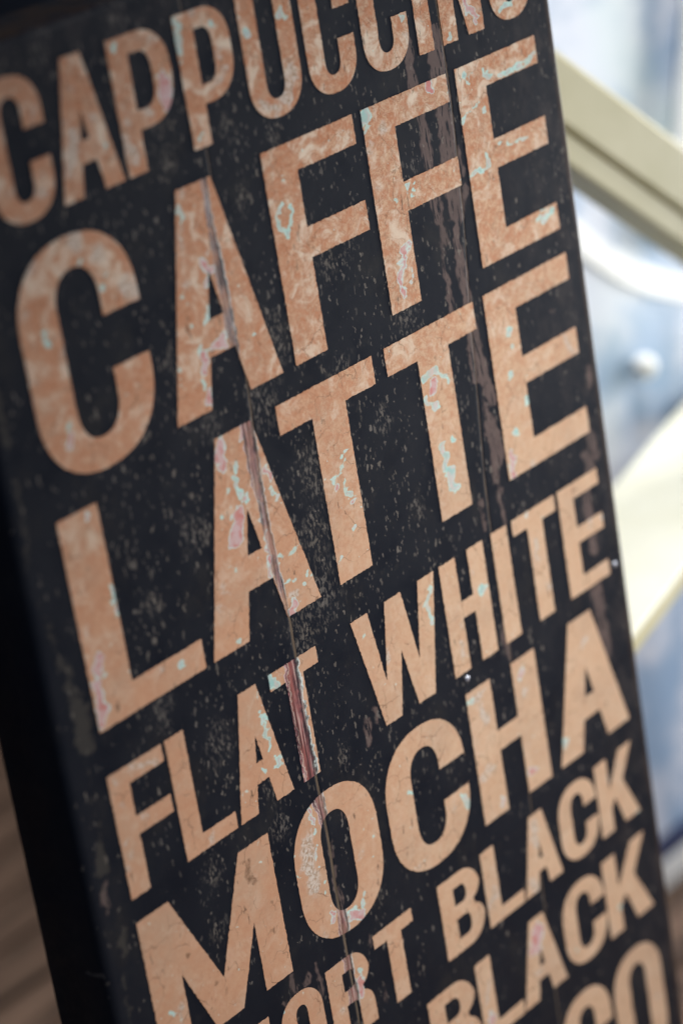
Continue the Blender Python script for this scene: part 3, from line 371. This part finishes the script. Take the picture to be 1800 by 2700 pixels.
ROWS = [  # baseline, cap line, stem, arm, [(letter, x0, x1, extra)]
    ('CAPPUCCINO', 176.3, 244.0, 13.4, 9.6, [('C', -165.5, -125.4), ('A', -122.4, -79.8), ('P', -76.6, -35.0), ('P', -28.6, 10.4), ('U', 18.1, 59.4), ('C', 65.5, 104.9), ('C', 111.4, 150.6), ('I', 157.0, 170.3), ('N', 178.7, 216.4), ('O', 224.4, 262.6)]),
    ('CAFFE', 46.3, 161.2, 26.2, 16.0, [('C', -167.4, -85.6), ('A', -76.0, 7.2), ('F', 17.9, 93.3), ('F', 100.7, 176.3), ('E', 184.5, 260.8)]),
    ('LATTE', -81.7, 31.0, 28.2, 16.2, [('L', -168.6, -87.9), ('A', -81.8, 6.4), ('T', -3.5, 77.8), ('T', 88.7, 170.6), ('E', 180.5, 263.0)]),
    ('FLAT', -175.3, -105.8, 14.2, 9.6, [('F', -170.2, -130.0), ('L', -127.2, -87.0), ('A', -84.4, -40.4), ('T', -44.8, -5.0)]),
    ('WHITE', -175.3, -105.8, 15.1, 9.8, [('W', 25.4, 100.7), ('H', 105.7, 147.4), ('I', 155.8, 171.1), ('T', 176.4, 219.3), ('E', 222.9, 264.4)]),
    ('MOCHA', -273.7, -188.7, 23.6, 13.4, [('M', -170.6, -66.6), ('O', -51.0, 20.2), ('C', 29.5, 102.6), ('H', 111.8, 180.0), ('A', 190.2, 264.3)]),
    ('SHORT', -337.5, -288.3, 12.9, 8.2, [('S', -168.0, -133.0), ('H', -126.5, -91.5), ('O', -83.6, -48.3), ('R', -42.8, -6.6), ('T', -0.2, 35.2)]),
    ('BLACK', -337.5, -288.3, 13.3, 8.2, [('B', 60.1, 99.2), ('L', 101.9, 137.5), ('A', 138.8, 177.2), ('C', 179.6, 219.4), ('K', 220.8, 262.8)]),
    ('LONG', -406.0, -352.5, 14.2, 8.6, [('L', -168.0, -129.0), ('O', -125.0, -85.0), ('N', -78.0, -38.0), ('G', -31.0, 9.0)]),
    ('BLACK', -406.0, -352.5, 14.6, 8.8, [('B', 35.5, 79.4), ('L', 81.8, 121.5), ('A', 122.0, 166.6), ('C', 169.2, 214.0), ('K', 215.2, 263.8)]),
    ('CO', -509.0, -425.0, 17.5, 11.5, [('C', 153.5, 205.0), ('O', 209.5, 262.5)]),
]
def inside(P, loops):
    c = np.zeros(len(P), bool)
    for L in loops:
        L = np.asarray(L); X, Y = P[:, 0], P[:, 1]
        for (xa, ya), (xb, yb) in zip(L, np.roll(L, -1, 0)):
            if ya == yb: continue
            h = ((ya > Y) != (yb > Y)) & (X < (xb - xa) * (Y - ya) / (yb - ya) + xa); c ^= h
    return c
rs = np.random.RandomState(11)
def roughen(L, step=1.4, amp=0.14):            # print edges are not dead straight
    out = []
    for (xa, ya), (xb, yb) in zip(L, L[1:] + L[:1]):
        d = math.hypot(xb - xa, yb - ya)
        if d < 1e-6: continue
        n = max(1, int(d / step)); nx, ny = -(yb - ya) / d, (xb - xa) / d
        for i in range(n):
            f = i / n; j = rs.randn() * amp if 0 < i else 0.0
            out.append((xa + (xb - xa) * f + nx * j, ya + (yb - ya) * f + ny * j))
    return out
def letter(ch, word, idx, x0, x1, y0, y1, s, a):
    fn = globals()['g_' + ch]; loops = [roughen(L) for L in fn(x0, x1, y0, y1, s, a)]
    step = 1.35; xs = np.arange(x0 - 1, x1 + 1, step); ysg = np.arange(y0 - 3, y1 + 3, step)
    G = np.array([(x + (0.5 * step if j % 2 else 0), y) for j, y in enumerate(ysg) for x in xs]); G = G[inside(G, loops)]
    B = np.array([p for L in loops for p in L])
    if len(G):                                  # keep interior points clear of the outline
        dmin = np.min(np.hypot(G[:, None, 0] - B[None, :, 0], G[:, None, 1] - B[None, :, 1]), axis=1); G = G[dmin > 0.6]
    pts, edges = [], []
    for L in loops:
        k = len(pts); pts += L; edges += [(k + i, k + (i + 1) % len(L)) for i in range(len(L))]
    nb = len(pts); pts += [tuple(p) for p in G]
    v, e, f, *_ = delaunay_2d_cdt([Vector(p) for p in pts], edges, [], 0, 1e-5)
    V = np.array([(p[0], p[1]) for p in v]); F = np.array([t for t in f if len(t) == 3])
    F = F[inside(V[F].mean(1), loops)]
    d1, d2 = V[F[:, 1]] - V[F[:, 0]], V[F[:, 2]] - V[F[:, 0]]; flip = (d1[:, 0] * d2[:, 1] - d1[:, 1] * d2[:, 0]) < 0; F[flip] = F[flip][:, ::-1]
    cnt = {}
    for t in F.tolist():
        for p, q in ((t[0], t[1]), (t[1], t[2]), (t[2], t[0])): cnt[(p, q)] = 1
    rimE = [k for k in cnt if (k[1], k[0]) not in cnt]
    n = len(V); z = 0.30
    VV = [(p[0], p[1], z) for p in V]; low = {}; faces = F.tolist()
    for p, q in rimE:
        for w in (p, q):
            if w not in low: low[w] = len(VV); VV.append((V[w][0], V[w][1], 0.02))
        faces.append([q, p, low[p], low[q]])
    VV = np.array(VV); me = mesh('letter', VV / 1000.0, faces); P = VV[:, :2]; PW = warp(P, .62)
    put_attr(me, 'ice', np.clip(capsules(PW, ICE), -5, 9)); put_attr(me, 'pink', np.clip(capsules(PW, PINK), -5, 9)); put_attr(me, 'stain', np.clip(capsules(PW, STAIN), -5, 9)); put_attr(me, 'pale', np.clip(capsules(PW, PALE), -6, 9))
    xc, w = lut(STREAK, P[:, 1], 1), lut(STREAK, P[:, 1], 2)
    put_attr(me, 'streak', np.clip((P[:, 0] - xc) / w, -4, 4)); put_attr(me, 'streak_on', np.clip((w - 1.0) / 1.0, 0, 1)); put_attr(me, 'red', np.interp(P[:, 1], [-340, -285, -280, -185, -178, -100, -90, 0, 30, 40], [.8, .8, .75, .7, 1, 1, .55, .5, .8, .15]))
    put_attr(me, 'upper', np.interp(P[:, 1], [-80, 60, 160], [0.0, 0.75, 1.0]) * np.interp(P[:, 0], [-170, -60, 60], [.80, .9, 1.0]))
    put_attr(me, 'warm', np.clip(np.interp(P[:, 0], [-170, -60, 40, 130, 265], [.80, .85, .50, .22, .10]) + np.interp(P[:, 1], [-420, -100, 60, 250], [-.10, 0, .12, .30]), 0, 1))
    link('letter', me, M_LETTER, sign, label='peach printed letter %s of the word %s' % (ch, word) if word != 'CO' else 'peach printed letter %s in the lowest row' % ch)
for word, y0, y1, s, a, ls in ROWS:
    for i, (ch, x0, x1) in enumerate(ls): letter(ch, word, i, x0, x1, y0, y1, s, a)
# two nail heads that catch the light
for x, y in ((116.0, -179.8), (270.6, -171.8)):
    bm = bmesh.new(); bmesh.ops.create_uvsphere(bm, u_segments=14, v_segments=8, radius=0.0019, matrix=Matrix.Translation((x / 1000, y / 1000, 0)) @ Matrix.Diagonal((1, 1, 0.5, 1)))
    for f in bm.faces: f.smooth = True
    me = bpy.data.meshes.new('nail'); bm.to_mesh(me); bm.free(); link('nail', me, M_STEEL, sign)

# ------------------------------------------------------------------ blurred things behind the sign's right edge
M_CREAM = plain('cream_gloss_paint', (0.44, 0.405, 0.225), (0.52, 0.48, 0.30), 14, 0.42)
M_CREAM_LIT = plain('lit_cream_gloss_paint', (0.70, 0.68, 0.54), (0.76, 0.74, 0.62), 14, 0.42)  # the cream paint again, lightened so the seat looks brightly lit
# low bench: its pale top runs back at a slight angle, seen from above
u = Vector((0.965, -0.262)); v = Vector((-0.10, -1.0)).normalized() ; v = Vector((0.73, -0.68))
A = Vector((0.318, -0.0425)); 
def tb(a, b, y): p = A + u * a + v * b; return W(p.x, y, p.y)
tbl = bpy.data.objects.new('narrow_bench', None); COL.objects.link(tbl); tbl.location = (0, 0, 0)
tbl['label'] = 'cream painted narrow bench with top coloured as lit, blurred, right of the sign'; tbl['category'] = 'bench'
def quad(a0, a1, b0, b1, y0, y1, name, mat, r=0.003):
    ring = [(a0, b0), (a1, b0), (a1, b1), (a0, b1)]
    link(name, prism(name, [tb(a, b, y0) for a, b in ring], [tb(a, b, y1) for a, b in ring], r), mat, tbl)
quad(0.0, 0.85, 0.0, 0.2155, -0.2635, -0.26, 'seat', M_CREAM_LIT, 0.001)
quad(0.002, 0.848, 0.002, 0.2135, -0.276, -0.2637, 'shaded_edge', M_CREAM, 0.001)  # front edge in shade, its darkness put into the deeper cream
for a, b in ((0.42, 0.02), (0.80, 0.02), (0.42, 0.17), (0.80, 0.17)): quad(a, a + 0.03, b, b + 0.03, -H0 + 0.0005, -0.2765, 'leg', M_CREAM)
# leaning timber with a stepped lower edge
d = Vector((0.790, -0.613)); nrm = Vector((0.613, 0.790)); S0 = Vector((0.443, 0.1062)) - d * 0.13
def tm(l, h, z): p = S0 + d * l + nrm * h; return W(p.x, p.y, z)
tim = bpy.data.objects.new('leaning_timber', None); COL.objects.link(tim)
tim['label'] = 'cream painted diagonal timber with stepped edge, blurred, right of the sign'; tim['category'] = 'timber'
def bar(name, h0, h1, z0, z1, r=0.004):
    ring = [(h0, z0), (h1, z0), (h1, z1), (h0, z1)]
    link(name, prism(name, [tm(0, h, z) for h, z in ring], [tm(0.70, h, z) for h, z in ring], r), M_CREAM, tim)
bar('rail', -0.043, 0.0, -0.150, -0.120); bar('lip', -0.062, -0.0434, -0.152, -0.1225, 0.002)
# things on the pale blue wall
def tube(name, pts, r, mat, lab, cat, seg=10):
    cu = bpy.data.curves.new(name, 'CURVE'); cu.dimensions = '3D'; cu.bevel_depth = r; cu.bevel_resolution = 3; cu.use_fill_caps = True
    sp = cu.splines.new('NURBS'); sp.points.add(len(pts) - 1); sp.use_endpoint_u = True; sp.order_u = 4
    for p, q in zip(sp.points, pts): p.co = (*q, 1)
    tmp = bpy.data.objects.new('tmp', cu); COL.objects.link(tmp); bpy.context.view_layer.update()
    me = bpy.data.meshes.new_from_object(tmp.evaluated_get(bpy.context.evaluated_depsgraph_get())); bpy.data.objects.remove(tmp); bpy.data.curves.remove(cu)
    me.polygons.foreach_set('use_smooth', [True] * len(me.polygons)); me.name = name; me.materials.clear()
    return link(name, me, mat, label=lab, category=cat)
def strap(pts, w, z0, z1):
    L = [Vector(p) for p in pts]; A_, B_ = [], []
    for k, p in enumerate(L):
        d_ = (L[min(k + 1, len(L) - 1)] - L[max(k - 1, 0)]).normalized(); n_ = Vector((-d_.y, d_.x)); A_.append(p + n_ * w / 2); B_.append(p - n_ * w / 2)
    V, F = [], []
    for a_, b_ in zip(A_, B_): V += [W(a_.x, a_.y, z1), W(b_.x, b_.y, z1), W(b_.x, b_.y, z0), W(a_.x, a_.y, z0)]
    for k in range(len(L) - 1):
        for q in range(4): F.append((k * 4 + q, k * 4 + (q + 1) % 4, k * 4 + 4 + (q + 1) % 4, k * 4 + 4 + q))
    F += [(3, 2, 1, 0), tuple(len(V) - 4 + q for q in range(4))]
    return mesh('curved_strap', V, F)
xs_ = np.linspace(0.54, 1.05, 28); ys_ = np.interp(xs_, [0.5379, 0.584, 0.6506, 0.6732, 0.6967, 0.7326, 0.7705, 0.8453, 0.9478, 1.0503], [0.0083, -0.0378, -0.1045, -0.1234, -0.1393, -0.1583, -0.1762, -0.2018, -0.2223, -0.2295])
ys_ = np.convolve(np.pad(ys_, 2, mode='edge'), np.ones(5) / 5, 'valid')
link('curved_strap', strap(list(zip(xs_, ys_)), 0.0200, -0.2695, -0.2672), M_WHITE, label='white curved strap on the pale blue wall below the diagonal timber', category='strap')
post = tube('white_pole', [W(x, y, -0.252) for x, y in ((0.8453, 0.1517), (0.8166, 0.0083), (0.7818, -0.043), (0.751, -0.1352))], 0.017, M_WHITE, 'white slanted pole behind the diagonal timber at right edge', 'pole')
link('pole_shade', tube('pole_shade', [W(x, y, -0.252) for x, y in ((0.8171, 0.0216), (0.8125, 0.0103), (0.8084, 0.0001), (0.8043, -0.0081))], 0.0178, M_WALL, '', '').data.copy(), None, post)  # blue shadow across the pole, modelled as a wall-coloured ring
for o in [o for o in bpy.data.objects if o.name.startswith('pole_shade') and o.parent is None]: bpy.data.objects.remove(o)
bm = bmesh.new(); bmesh.ops.create_uvsphere(bm, u_segments=20, v_segments=12, radius=0.0100, matrix=Matrix.Translation(W(0.6946, -0.2136, -0.2625)))  # white ball added in place of a blurred bright highlight
for f in bm.faces: f.smooth = True
me = bpy.data.meshes.new('highlight_ball'); bm.to_mesh(me); bm.free()
link('highlight_ball', me, M_WHITE, label='small white ball standing for a blurred highlight on the pale blue wall', category='highlight')
